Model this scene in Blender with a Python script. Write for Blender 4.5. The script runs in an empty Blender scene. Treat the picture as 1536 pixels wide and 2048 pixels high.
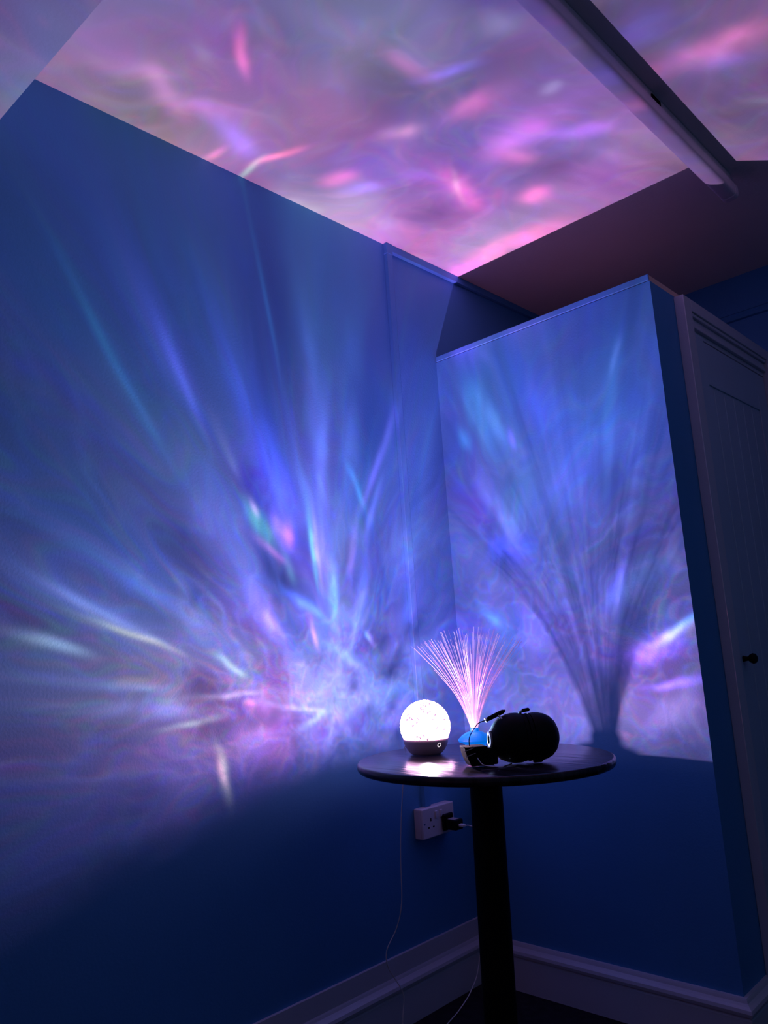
import bpy, bmesh, math, random
import numpy as np
from mathutils import Vector, Matrix, Euler

# ---------------------------------------------------------------- camera, world, exposure
sc = bpy.context.scene
COL = sc.collection
cam_data = bpy.data.cameras.new('camera')
cam = bpy.data.objects.new('camera', cam_data)
COL.objects.link(cam)
CAM_R = Vector((0.7183, 0.6929, -0.0632)).normalized()
CAM_F = Vector((-0.6757, 0.7164, 0.1740)).normalized()
CAM_U = CAM_R.cross(CAM_F).normalized()
cam.matrix_world = Matrix(((CAM_R.x, CAM_U.x, -CAM_F.x, 1.6729),
                           (CAM_R.y, CAM_U.y, -CAM_F.y, -2.0978),
                           (CAM_R.z, CAM_U.z, -CAM_F.z, 1.0354),
                           (0, 0, 0, 1)))
cam_data.sensor_fit = 'VERTICAL'
cam_data.sensor_height = 24.0
cam_data.lens = 24.0 * 1556.53 / 2048.0
cam_data.clip_start = 0.05
sc.camera = cam

world = bpy.data.worlds.new('world')
sc.world = world
world.use_nodes = True
world.node_tree.nodes['Background'].inputs[0].default_value = (0.01, 0.02, 0.08, 1)
world.node_tree.nodes['Background'].inputs[1].default_value = 0.05

sc.view_settings.view_transform = 'Standard'
sc.view_settings.look = 'None'
sc.view_settings.gamma = 1.0
sc.view_settings.use_curve_mapping = False
sc.view_settings.exposure = 0.0
sc.cycles.use_denoising = True
sc.cycles.max_bounces = 6
sc.cycles.adaptive_threshold = 0.03
sc.cycles.diffuse_bounces = 3
sc.cycles.transparent_max_bounces = 16
sc.cycles.sample_clamp_indirect = 6.0

LAMP_ENERGY = 1.0        # the coloured light the globe lamp throws
LAMP_POWER = LAMP_ENERGY * 34.0
GLOW = 4.2               # brightness of the globe itself
TABLE_Z = 0.766
LIGHT_POS = Vector((0.308, -0.552, 0.8370))

# (direction, axis along, half length, half width, colour) of each ray of colour in the projected pattern
STREAKS = [
    ((-0.3998, -0.2603, 0.8789), (-0.9162, 0.0849, -0.3916), 0.1622, 0.0905, (0.40, 0.32, 2.40)),
    ((-0.3304, -0.2986, 0.8954), (-0.9202, 0.3129, -0.2353), 0.1452, 0.0557, (0.35, 0.24, 0.84)),
    ((-0.4833, -0.2577, 0.8367), (-0.6616, 0.7334, -0.1563), 0.0325, 0.0413, (11.00, 0.00, 8.00)),
    ((-0.4714, -0.3027, 0.8283), (-0.5830, 0.8117, -0.0351), 0.0472, 0.0530, (3.00, 0.40, 1.60)),
    ((-0.4543, -0.3838, 0.8039), (-0.6344, 0.7730, 0.0105), 0.0780, 0.0425, (0.48, 2.56, 0.16)),
    ((-0.4248, -0.3929, 0.8156), (-0.7569, 0.6483, -0.0820), 0.0211, 0.0181, (5.00, 0.75, 0.50)),
    ((-0.5080, -0.3597, 0.7826), (-0.5329, 0.8451, 0.0426), 0.0945, 0.0174, (4.80, 0.24, 0.48)),
    ((-0.5307, -0.1378, 0.8363), (-0.8441, -0.0039, -0.5362), 0.1282, 0.0225, (0.66, 3.30, 0.44)),
    ((-0.5376, -0.1112, 0.8359), (-0.8422, 0.0217, -0.5387), 0.1251, 0.0231, (3.24, 1.44, 0.18)),
    ((-0.5359, -0.0659, 0.8417), (-0.8415, 0.1228, -0.5262), 0.1184, 0.0775, (1.43, 0.45, 1.43)),
    ((-0.5594, -0.2934, 0.7752), (-0.8220, 0.0756, -0.5645), 0.0582, 0.0332, (0.64, 1.92, 0.48)),
    ((-0.6523, -0.2563, 0.7133), (-0.4223, 0.9044, -0.0612), 0.2469, 0.0347, (0.38, 0.90, 2.25)),
    ((-0.6463, -0.0184, 0.7628), (-0.7605, -0.0671, -0.6459), 0.1342, 0.0470, (0.24, 1.44, 1.92)),
    ((-0.7526, -0.2286, 0.6175), (-0.6560, 0.1792, -0.7331), 0.1007, 0.0303, (2.88, 0.36, 0.72)),
    ((-0.6329, -0.4931, 0.5968), (-0.7739, 0.4248, -0.4697), 0.1744, 0.0855, (0.84, 0.36, 1.80)),
    ((-0.6304, -0.4991, 0.5946), (-0.7730, 0.4745, -0.4212), 0.0784, 0.0496, (1.17, 0.36, 0.63)),
    ((-0.3699, -0.8457, 0.3847), (-0.9113, 0.2495, -0.3276), 0.0871, 0.0199, (1.10, 0.99, 0.88)),
    ((-0.4103, -0.8396, 0.3559), (-0.9110, 0.3955, -0.1171), 0.0903, 0.0158, (2.55, 2.04, 0.00)),
    ((-0.3220, -0.9027, 0.2855), (-0.9351, 0.2561, -0.2447), 0.0488, 0.0182, (1.90, 2.28, 1.14)),
    ((-0.3618, -0.8424, 0.3993), (-0.9139, 0.4051, 0.0267), 0.1290, 0.0592, (0.36, 0.42, 0.60)),
    ((-0.5905, -0.7241, 0.3564), (-0.7834, 0.4080, -0.4689), 0.0846, 0.0279, (1.17, 1.95, 0.26)),
    ((-0.6220, -0.7509, 0.2220), (-0.7142, 0.6602, 0.2325), 0.1770, 0.0190, (0.99, 0.85, 0.54)),
    ((-0.5368, -0.8386, 0.0928), (-0.7975, 0.5403, 0.2684), 0.1060, 0.0183, (0.96, 1.44, 0.36)),
    ((-0.6876, -0.7021, 0.1850), (-0.7214, 0.6318, -0.2834), 0.0405, 0.0254, (1.44, 0.32, 0.16)),
    ((-0.8883, -0.4285, 0.1652), (-0.4503, 0.8832, -0.1309), 0.3978, 0.0260, (0.63, 0.70, 0.84)),
    ((-0.6040, -0.7786, -0.1702), (0.0098, 0.2063, -0.9784), 0.1827, 0.0204, (4.16, 4.48, 0.64)),
    ((-0.6001, -0.7866, -0.1455), (-0.0916, 0.2483, -0.9643), 0.0942, 0.0126, (5.28, 0.96, 0.48)),
    ((-0.2459, -0.5739, 0.7812), (-0.9107, -0.1391, -0.3888), 0.0855, 0.0145, (0.05, 0.90, 0.50)),
    ((-0.2665, -0.5756, 0.7731), (-0.7881, -0.3316, -0.5186), 0.0756, 0.0253, (0.03, 0.30, 0.35)),
    ((-0.3410, -0.4148, 0.8436), (-0.9373, 0.0815, -0.3389), 0.0467, 0.0210, (1.17, 0.54, 0.18)),
    ((-0.2297, -0.1697, 0.9584), (-0.9665, 0.1556, -0.2041), 0.0592, 0.0100, (0.09, 1.98, 1.44)),
    ((-0.2529, -0.4621, 0.8500), (-0.9659, 0.0708, -0.2489), 0.0803, 0.0496, (0.48, 0.24, 0.88)),
    ((-0.2741, -0.4587, 0.8453), (-0.9237, -0.1190, -0.3641), 0.0536, 0.0216, (0.70, 0.28, 0.70)),
    ((-0.2475, -0.1675, 0.9543), (-0.9687, 0.0232, -0.2472), 0.0728, 0.0530, (0.20, 0.14, 0.40)),
    ((-0.3051, -0.0490, 0.9511), (-0.9520, -0.0097, -0.3059), 0.1416, 0.0504, (0.42, 0.42, 0.70)),
    ((-0.3696, -0.0255, 0.9288), (-0.8379, -0.4229, -0.3450), 0.1170, 0.0343, (0.80, 0.70, 1.10)),
    ((-0.3222, 0.0893, 0.9424), (-0.9462, -0.0614, -0.3177), 0.1562, 0.0659, (0.33, 0.42, 0.60)),
    ((-0.3553, 0.2393, 0.9036), (-0.7804, -0.6080, -0.1459), 0.1212, 0.0205, (1.56, 0.45, 1.30)),
    ((-0.4020, 0.1341, 0.9058), (-0.3608, 0.8860, -0.2913), 0.0784, 0.0123, (0.26, 1.43, 1.04)),
    ((-0.5263, 0.1250, 0.8411), (-0.8444, -0.1935, -0.4996), 0.0963, 0.0317, (1.68, 0.36, 0.72)),
    ((-0.7004, 0.1857, 0.6892), (-0.7119, -0.2529, -0.6552), 0.3062, 0.0470, (0.88, 0.77, 1.43)),
    ((-0.4211, 0.2448, 0.8734), (-0.8475, -0.4492, -0.2828), 0.1106, 0.0242, (0.81, 0.45, 0.99)),
    ((-0.3730, -0.7880, 0.4899), (-0.9272, 0.2971, -0.2280), 0.1529, 0.0496, (0.40, 0.48, 0.88)),
    ((-0.4458, -0.8840, 0.1405), (-0.8932, 0.4496, -0.0054), 0.1962, 0.0441, (0.42, 0.42, 0.54)),
    ((-0.3912, -0.8960, 0.2101), (-0.9139, 0.4051, 0.0260), 0.1212, 0.0250, (0.36, 0.48, 0.54)),
    ((-0.4065, -0.5442, 0.7339), (-0.9023, 0.1131, -0.4160), 0.0584, 0.0673, (0.40, 0.12, 0.25)),
    ((-0.9686, 0.0720, 0.2381), (-0.0205, 0.9308, -0.3651), 0.5893, 0.3064, (0.21, 0.28, 0.39)),
    ((-0.8433, 0.0305, 0.5366), (-0.1890, 0.9178, -0.3491), 0.2983, 0.0598, (0.48, 0.80, 0.88)),
    ((-0.9515, -0.2996, 0.0697), (-0.2525, 0.8901, 0.3796), 0.2340, 0.0412, (0.60, 1.20, 1.00)),
    ((-0.9879, -0.1442, -0.0574), (-0.1109, 0.3966, 0.9113), 0.1554, 0.0616, (0.64, 0.72, 0.96)),
    ((-0.7516, 0.3335, 0.5691), (-0.1973, 0.7096, -0.6764), 0.0776, 0.0256, (1.68, 0.48, 0.96)),
    ((-0.7483, 0.3003, 0.5915), (-0.2004, 0.7476, -0.6332), 0.0583, 0.0207, (0.10, 1.20, 0.80)),
    ((-0.1571, -0.1798, 0.9711), (0.9843, -0.1082, 0.1393), 0.0462, 0.0094, (0.50, 3.50, 0.75)),
    ((-0.1053, -0.1700, 0.9798), (0.9345, 0.3200, 0.1559), 0.0589, 0.0130, (4.68, 0.65, 0.78)),
    ((-0.1584, -0.2536, 0.9543), (0.9795, 0.0812, 0.1841), 0.0296, 0.0116, (1.92, 0.36, 0.72)),
    ((-0.0837, -0.0419, 0.9956), (0.9368, 0.3372, 0.0929), 0.0459, 0.0291, (2.72, 0.24, 0.80)),
    ((0.0473, -0.3377, 0.9401), (-0.7634, 0.5948, 0.2520), 0.0535, 0.0116, (2.88, 0.24, 0.80)),
    ((-0.0865, -0.3767, 0.9223), (-0.5863, 0.7677, 0.2585), 0.0888, 0.0255, (0.88, 0.32, 0.56)),
    ((-0.0757, -0.4357, 0.8969), (0.4157, 0.8038, 0.4256), 0.0812, 0.0261, (0.66, 0.24, 0.42)),
    ((-0.0807, -0.3113, 0.9469), (0.2824, 0.9039, 0.3212), 0.0728, 0.0345, (0.88, 0.24, 0.80)),
    ((-0.1110, -0.2479, 0.9624), (-0.3495, 0.9163, 0.1957), 0.0700, 0.0282, (0.49, 0.28, 2.52)),
    ((0.2077, 0.0014, 0.9782), (0.9624, 0.1788, -0.2046), 0.0784, 0.0365, (2.04, 0.30, 0.72)),
    ((0.2185, 0.1120, 0.9694), (0.9742, -0.0824, -0.2101), 0.1011, 0.0445, (1.65, 0.22, 1.43)),
    ((0.2774, 0.1789, 0.9439), (0.7825, 0.5280, -0.3301), 0.0653, 0.0317, (0.80, 0.20, 1.60)),
    ((0.0454, 0.1590, 0.9862), (-0.2037, 0.9680, -0.1467), 0.0927, 0.0304, (2.21, 0.26, 0.65)),
    ((0.0483, 0.1435, 0.9885), (-0.4810, 0.8707, -0.1029), 0.0688, 0.0088, (0.54, 1.08, 0.18)),
    ((0.1707, 0.1665, 0.9712), (0.3631, 0.9056, -0.2190), 0.0643, 0.0240, (1.76, 0.33, 0.44)),
    ((0.1296, 0.2835, 0.9502), (0.9785, 0.1187, -0.1689), 0.0393, 0.0382, (2.88, 0.24, 0.80)),
    ((-0.0086, 0.3905, 0.9206), (0.9999, 0.0116, 0.0045), 0.1518, 0.0488, (2.66, 0.21, 0.98)),
    ((-0.1307, 0.3997, 0.9073), (0.9395, 0.3421, -0.0154), 0.0586, 0.0425, (3.00, 0.20, 2.60)),
    ((0.1968, -0.1442, 0.9698), (0.1103, 0.9861, 0.1243), 0.0633, 0.0238, (1.50, 0.30, 0.70)),
    ((0.2225, -0.0970, 0.9701), (0.8863, 0.4347, -0.1598), 0.0678, 0.0169, (0.36, 0.30, 2.16)),
    ((0.0796, -0.0521, 0.9955), (0.7858, 0.6177, -0.0305), 0.0497, 0.0278, (1.68, 0.96, 0.60)),
    ((0.3207, -0.1089, 0.9409), (0.7635, 0.6176, -0.1888), 0.0578, 0.0366, (0.70, 1.00, 0.80)),
    ((0.3088, 0.0542, 0.9496), (0.7828, -0.5816, -0.2213), 0.0234, 0.0164, (0.70, 1.20, 0.80)),
    ((0.4710, 0.1459, 0.8700), (0.8338, 0.2483, -0.4930), 0.1131, 0.0341, (3.00, 0.45, 0.75)),
    ((0.4323, 0.0350, 0.9010), (0.8558, 0.2987, -0.4223), 0.0462, 0.0498, (0.32, 0.18, 1.44)),
    ((0.4759, 0.1793, 0.8610), (0.7270, 0.4707, -0.4998), 0.0676, 0.0261, (0.40, 0.16, 1.12)),
    ((0.4598, 0.2884, 0.8399), (0.3601, 0.8039, -0.4733), 0.0396, 0.0123, (0.24, 0.80, 0.40)),
    ((-0.1399, 0.1224, 0.9826), (0.4060, 0.9122, -0.0559), 0.2342, 0.1259, (0.23, 0.11, 0.23)),
    ((-0.0696, 0.0164, 0.9974), (0.8599, 0.5079, 0.0517), 0.0689, 0.0262, (0.55, 0.33, 1.87)),
    ((-0.1945, -0.0357, 0.9802), (0.1773, 0.9816, 0.0710), 0.0617, 0.0253, (0.28, 0.77, 0.35)),
    ((0.0234, 0.0643, 0.9977), (0.3650, 0.9285, -0.0684), 0.0662, 0.0268, (0.30, 0.18, 0.84)),
    ((0.2223, 0.2491, 0.9426), (0.6130, 0.7161, -0.3338), 0.1849, 0.1046, (0.54, 0.18, 0.54)),
    ((-0.1085, 0.2295, 0.9672), (0.3808, 0.9084, -0.1728), 0.2459, 0.0836, (0.25, 0.12, 0.20)),
    ((0.0152, -0.3761, 0.9265), (-0.5128, 0.7925, 0.3301), 0.0374, 0.0172, (0.12, 0.36, 0.16)),
    ((0.1710, -0.2768, 0.9456), (0.4922, 0.8554, 0.1613), 0.0909, 0.0384, (0.27, 0.12, 0.30)),
    ((-0.1184, 0.4873, 0.8652), (0.5418, 0.7619, -0.3550), 0.0957, 0.0527, (0.20, 1.43, 1.04)),
    ((-0.0757, 0.5044, 0.8602), (0.7221, 0.6226, -0.3015), 0.0808, 0.0274, (0.88, 1.10, 0.99)),
    ((-0.0073, 0.5377, 0.8431), (0.4296, 0.7631, -0.4829), 0.0265, 0.0154, (2.40, 0.32, 2.08)),
    ((-0.1897, 0.5173, 0.8345), (0.7176, 0.6532, -0.2418), 0.0351, 0.0267, (0.05, 1.08, 0.99)),
    ((0.0778, 0.4961, 0.8648), (0.8790, 0.3751, -0.2943), 0.1042, 0.0543, (0.07, 0.05, 0.75)),
    ((-0.0881, 0.7421, 0.6644), (0.9960, 0.0551, 0.0705), 0.1469, 0.0627, (0.15, 0.08, 2.55)),
    ((-0.1087, 0.6550, 0.7478), (0.6517, 0.6150, -0.4440), 0.1668, 0.0586, (1.00, 0.70, 1.00)),
    ((-0.2526, 0.8633, 0.4369), (0.6283, 0.4898, -0.6045), 0.0904, 0.0429, (0.11, 1.32, 1.21)),
    ((0.5383, 0.8136, 0.2196), (0.8270, -0.5602, 0.0483), 0.1651, 0.0682, (1.35, 0.30, 2.40)),
    ((0.6137, 0.7418, 0.2705), (0.6255, -0.6658, 0.4067), 0.0930, 0.0242, (0.66, 2.64, 2.64)),
    ((0.5890, 0.7655, 0.2590), (0.7529, -0.6362, 0.1684), 0.1104, 0.0232, (2.40, 0.90, 0.75)),
    ((0.6180, 0.7824, 0.0775), (0.7772, -0.6228, 0.0903), 0.1302, 0.0234, (1.76, 0.66, 3.96)),
    ((0.4785, 0.7493, 0.4579), (0.7172, -0.6343, 0.2886), 0.1800, 0.0611, (0.50, 0.90, 1.00)),
    ((0.4085, 0.7889, 0.4590), (0.2758, -0.5861, 0.7619), 0.1209, 0.0342, (0.55, 0.33, 1.65)),
    ((0.3167, 0.5374, 0.7816), (0.1597, 0.7821, -0.6024), 0.1884, 0.0278, (0.07, 0.63, 0.49)),
    ((0.3009, 0.4524, 0.8395), (-0.1781, 0.8915, -0.4166), 0.0275, 0.0127, (1.32, 0.96, 1.08)),
    ((0.4170, 0.9089, 0.0024), (-0.1019, 0.0494, -0.9936), 0.1082, 0.0214, (1.40, 0.60, 0.40)),
    ((0.5889, 0.8071, -0.0413), (0.6943, -0.4791, 0.5370), 0.1603, 0.0698, (0.70, 0.49, 0.63)),
    ((-0.0855, 0.4222, 0.9025), (0.9553, 0.2921, -0.0461), 0.0804, 0.0123, (0.66, 0.15, 0.60)),
    ((0.2613, 0.6019, 0.7546), (0.9281, -0.3714, -0.0251), 0.2404, 0.1050, (0.21, 0.17, 0.39)),
]
# (direction, red, green, blue) sample values of the soft light under the pattern
BASE = [
    (-0.179, -0.517, 0.837, 2.541, 1.400, 2.600),
    (-0.225, -0.614, 0.756, 2.600, 1.137, 1.861),
    (-0.200, -0.424, 0.883, 2.600, 1.400, 2.600),
    (-0.242, -0.344, 0.907, 2.600, 1.400, 2.600),
    (-0.237, -0.064, 0.969, 2.600, 1.400, 2.600),
    (-0.258, 0.099, 0.961, 2.600, 1.400, 2.600),
    (-0.283, -0.661, 0.695, 1.578, 0.680, 1.422),
    (-0.337, -0.490, 0.804, 1.785, 0.643, 1.257),
    (-0.362, -0.130, 0.923, 2.600, 0.785, 1.834),
    (-0.342, 0.202, 0.918, 2.600, 0.881, 1.762),
    (-0.284, -0.807, 0.518, 1.660, 0.791, 1.491),
    (-0.339, -0.791, 0.509, 1.818, 0.654, 1.082),
    (-0.424, -0.627, 0.654, 1.486, 0.443, 0.835),
    (-0.574, -0.245, 0.782, 1.114, 0.288, 0.575),
    (-0.564, 0.270, 0.780, 1.051, 0.272, 0.571),
    (-0.326, -0.923, 0.205, 2.600, 0.992, 1.259),
    (-0.383, -0.895, 0.228, 2.600, 0.877, 1.161),
    (-0.514, -0.770, 0.378, 1.733, 0.449, 0.674),
    (-0.699, -0.521, 0.491, 0.922, 0.238, 0.360),
    (-0.968, -0.009, 0.251, 0.609, 0.155, 0.185),
    (-0.862, -0.311, 0.400, 0.744, 0.190, 0.244),
    (-0.762, 0.423, 0.491, 0.712, 0.184, 0.310),
    (-0.334, -0.941, 0.047, 1.967, 0.568, 0.894),
    (-0.423, -0.906, 0.021, 1.757, 0.401, 0.637),
    (-0.614, -0.789, 0.009, 0.917, 0.191, 0.349),
    (-0.880, -0.452, -0.145, 0.383, 0.081, 0.171),
    (-0.985, 0.085, -0.152, 0.301, 0.071, 0.144),
    (-0.333, -0.936, -0.111, 0.680, 0.224, 0.435),
    (-0.449, -0.876, -0.179, 0.560, 0.145, 0.297),
    (-0.657, -0.695, -0.293, 0.258, 0.056, 0.156),
    (-0.305, 0.423, 0.853, 2.600, 1.048, 2.471),
    (-0.490, 0.670, 0.557, 0.973, 0.314, 0.678),
    (-0.198, 0.332, 0.922, 2.600, 1.400, 2.600),
    (-0.089, -0.472, 0.877, 1.078, 0.861, 1.814),
    (0.030, -0.385, 0.922, 0.758, 0.527, 1.216),
    (0.157, -0.281, 0.947, 0.856, 0.615, 1.226),
    (0.272, -0.154, 0.950, 1.019, 0.678, 1.428),
    (0.295, -0.003, 0.955, 0.612, 0.418, 1.193),
    (-0.113, -0.375, 0.920, 1.672, 0.826, 1.825),
    (0.006, -0.253, 0.968, 0.802, 0.576, 1.149),
    (0.122, -0.092, 0.988, 0.683, 0.377, 1.078),
    (0.228, 0.033, 0.973, 1.215, 0.566, 1.657),
    (0.283, 0.156, 0.946, 1.321, 0.686, 2.202),
    (-0.056, -0.097, 0.994, 0.970, 0.532, 1.346),
    (0.032, 0.075, 0.997, 1.315, 0.717, 1.607),
    (0.179, 0.176, 0.968, 1.543, 0.710, 1.803),
    (0.297, 0.274, 0.915, 1.350, 0.682, 1.599),
    (-0.155, 0.060, 0.986, 1.565, 0.813, 1.660),
    (-0.119, 0.245, 0.962, 1.924, 0.957, 1.911),
    (0.020, 0.316, 0.949, 1.805, 0.754, 1.713),
    (0.173, 0.332, 0.927, 1.633, 0.807, 1.607),
    (0.299, 0.339, 0.892, 1.125, 0.583, 1.345),
    (0.437, 0.053, 0.898, 0.822, 0.503, 1.690),
    (0.420, 0.331, 0.845, 0.700, 0.457, 1.076),
    (0.417, 0.238, 0.877, 0.705, 0.512, 1.066),
    (0.511, 0.123, 0.851, 1.069, 0.591, 1.416),
    (-0.173, 0.450, 0.876, 2.600, 1.400, 2.600),
    (0.126, 0.444, 0.887, 2.600, 1.400, 2.600),
    (0.319, 0.426, 0.847, 2.600, 1.400, 2.600),
    (-0.068, 0.555, 0.829, 2.600, 1.066, 1.636),
    (0.123, 0.572, 0.811, 2.300, 0.593, 1.662),
    (0.414, 0.556, 0.721, 2.600, 0.897, 1.441),
    (-0.236, 0.662, 0.711, 1.975, 0.476, 0.986),
    (0.114, 0.756, 0.644, 1.186, 0.323, 0.669),
    (0.501, 0.684, 0.530, 2.022, 0.535, 0.965),
    (-0.297, 0.812, 0.502, 1.058, 0.269, 0.654),
    (0.232, 0.799, 0.555, 1.112, 0.309, 0.647),
    (0.556, 0.738, 0.382, 1.689, 0.438, 0.824),
    (-0.272, 0.962, 0.029, 0.852, 0.221, 0.445),
    (0.054, 0.998, 0.029, 0.794, 0.206, 0.386),
    (0.567, 0.823, 0.023, 1.303, 0.285, 0.530),
    (0.428, 0.894, -0.131, 0.856, 0.213, 0.389),
    (0.649, 0.751, -0.120, 0.878, 0.242, 0.428),
    (0.045, -0.618, 0.785, 0.971, 0.588, 1.388),
    (-0.007, -0.595, 0.804, 0.730, 0.455, 1.071),
    (0.101, -0.590, 0.801, 0.687, 0.446, 0.997),
    (-0.083, -0.592, 0.801, 0.687, 0.446, 1.038),
    (0.905, -0.302, 0.302, 0.450, 1.050, 1.550),  # from here on unseen directions, colours made up to tint the bounced light
    (0.693, -0.693, 0.198, 0.950, 0.620, 0.850),
    (0.302, -0.905, 0.302, 0.450, 1.050, 1.550),
    (0.870, 0.097, 0.483, 0.450, 1.050, 1.550),
    (0.609, -0.508, 0.609, 0.450, 1.050, 1.550),
    (0.949, 0.300, 0.100, 0.950, 0.620, 0.850),
    (0.874, 0.389, 0.291, 0.450, 1.050, 1.550),
    (0.000, -0.995, 0.105, 0.950, 0.620, 0.850),
    (0.507, -0.862, 0.000, 0.950, 0.620, 0.850),
    (0.704, -0.704, -0.101, 0.950, 0.620, 0.850),
    (0.605, -0.605, 0.518, 0.450, 1.050, 1.550),
    (0.226, -0.793, 0.566, 0.450, 1.050, 1.550),
]

# ---------------------------------------------------------------- materials
def rgb(c, a=1.0):
    return (c[0], c[1], c[2], a)

def mat(name, color, rough=0.6, spec=0.4, metal=0.0, bump=0.0, bscale=60.0, bdetail=4.0, var=0.0, vscale=3.0,
        emit=None, estr=0.0, coat=0.0):
    m = bpy.data.materials.new(name)
    m.use_nodes = True
    nt = m.node_tree
    b = nt.nodes['Principled BSDF']
    b.inputs['Base Color'].default_value = rgb(color)
    b.inputs['Roughness'].default_value = rough
    b.inputs['Specular IOR Level'].default_value = spec
    b.inputs['Metallic'].default_value = metal
    b.inputs['Coat Weight'].default_value = coat
    if emit:
        b.inputs['Emission Color'].default_value = rgb(emit)
        b.inputs['Emission Strength'].default_value = estr
    tc = nt.nodes.new('ShaderNodeTexCoord')
    if bump > 0:
        n = nt.nodes.new('ShaderNodeTexNoise')
        n.inputs['Scale'].default_value = bscale
        n.inputs['Detail'].default_value = bdetail
        nt.links.new(tc.outputs['Object'], n.inputs['Vector'])
        bp = nt.nodes.new('ShaderNodeBump')
        bp.inputs['Strength'].default_value = bump
        bp.inputs['Distance'].default_value = 0.004
        nt.links.new(n.outputs['Fac'], bp.inputs['Height'])
        nt.links.new(bp.outputs['Normal'], b.inputs['Normal'])
    n2 = nt.nodes.new('ShaderNodeTexNoise')
    n2.inputs['Scale'].default_value = vscale
    n2.inputs['Detail'].default_value = 5
    nt.links.new(tc.outputs['Object'], n2.inputs['Vector'])
    rp = nt.nodes.new('ShaderNodeValToRGB')
    rp.color_ramp.elements[0].position = 0.3
    rp.color_ramp.elements[1].position = 0.7
    rp.color_ramp.elements[0].color = rgb([x * (1 - var) for x in color])
    rp.color_ramp.elements[1].color = rgb([min(1, x * (1 + var)) for x in color])
    nt.links.new(n2.outputs['Fac'], rp.inputs['Fac'])
    nt.links.new(rp.outputs['Color'], b.inputs['Base Color'])
    return m

M = {}
M['blue'] = mat('blue_wall_paint', (0.065, 0.27, 0.58), 0.55, 0.3, bump=0.10, bscale=160, bdetail=3, var=0.04)
M['white'] = mat('white_ceiling_paint', (0.74, 0.72, 0.74), 0.8, 0.2, bump=0.12, bscale=120, var=0.03)
M['pale'] = mat('pale_wall_paint', (0.28, 0.50, 0.56), 0.7, 0.2, bump=0.15, bscale=140, var=0.03)
M['warm'] = mat('warm_wall_paint', (0.75, 0.45, 0.50), 0.7, 0.2, bump=0.15, bscale=140, var=0.03)
M['board'] = mat('pink_bounce_board', (0.72, 0.50, 0.42), 0.85, 0.1, bump=0.2, bscale=90, var=0.1)  # pinkish tone made up so its bounce reddens the shadowed ceiling above
M['strap'] = mat('dull_black_cloth', (0.006, 0.005, 0.007), 0.95, 0.02, bump=0.2, bscale=260, var=0.15)
M['gloss'] = mat('white_gloss_woodwork', (0.56, 0.58, 0.68), 0.35, 0.5, bump=0.05, bscale=40, var=0.03)
M['door'] = mat('painted_door', (0.40, 0.52, 0.66), 0.45, 0.4, bump=0.05, bscale=40, var=0.04)
M['carpet'] = mat('dark_floor_covering', (0.02, 0.019, 0.028), 0.95, 0.1, bump=0.6, bscale=350, var=0.3, vscale=40)
M['plastic_white'] = mat('white_plastic', (0.72, 0.66, 0.70), 0.35, 0.5, var=0.02)
M['cable'] = mat('white_cable_plastic', (0.8, 0.78, 0.82), 0.4, 0.5, var=0.02)
M['black'] = mat('black_plastic', (0.0025, 0.0025, 0.004), 0.5, 0.12, bump=0.05, bscale=200, var=0.1)
M['black_matt'] = mat('matt_black_leatherette', (0.003, 0.003, 0.005), 0.6, 0.12, bump=0.2, bscale=260, var=0.15)
M['dark_metal'] = mat('black_coated_steel', (0.0025, 0.0025, 0.004), 0.6, 0.1, var=0.1)
M['steel'] = mat('polished_steel_wire', (0.6, 0.6, 0.65), 0.25, 0.5, metal=1.0, var=0.05)
M['pale_grey'] = mat('grey_trim_and_highlight', (0.35, 0.32, 0.34), 0.8, 0.2, var=0.1)  # pale piping and print, also the cup end's painted highlight
M['hole'] = mat('dark_opening', (0.003, 0.003, 0.005), 0.9, 0.05)
M['lamp_base'] = mat('mocha_plastic', (0.62, 0.44, 0.50), 0.38, 0.45, var=0.04)
M['ring'] = mat('lit_white_ring', (0.85, 0.8, 0.85), 0.4, 0.5, emit=(1.0, 0.86, 0.95), estr=0.8)
M['blue_plastic'] = mat('glowing_blue_plastic', (0.004, 0.06, 0.30), 0.4, 0.3, emit=(0.0, 0.17, 0.80), estr=0.8)
M['diffuser'] = mat('opal_diffuser', (0.55, 0.52, 0.60), 0.4, 0.4, var=0.02)
M['fitting'] = mat('enamelled_steel', (0.55, 0.54, 0.58), 0.4, 0.4, var=0.02)

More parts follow.
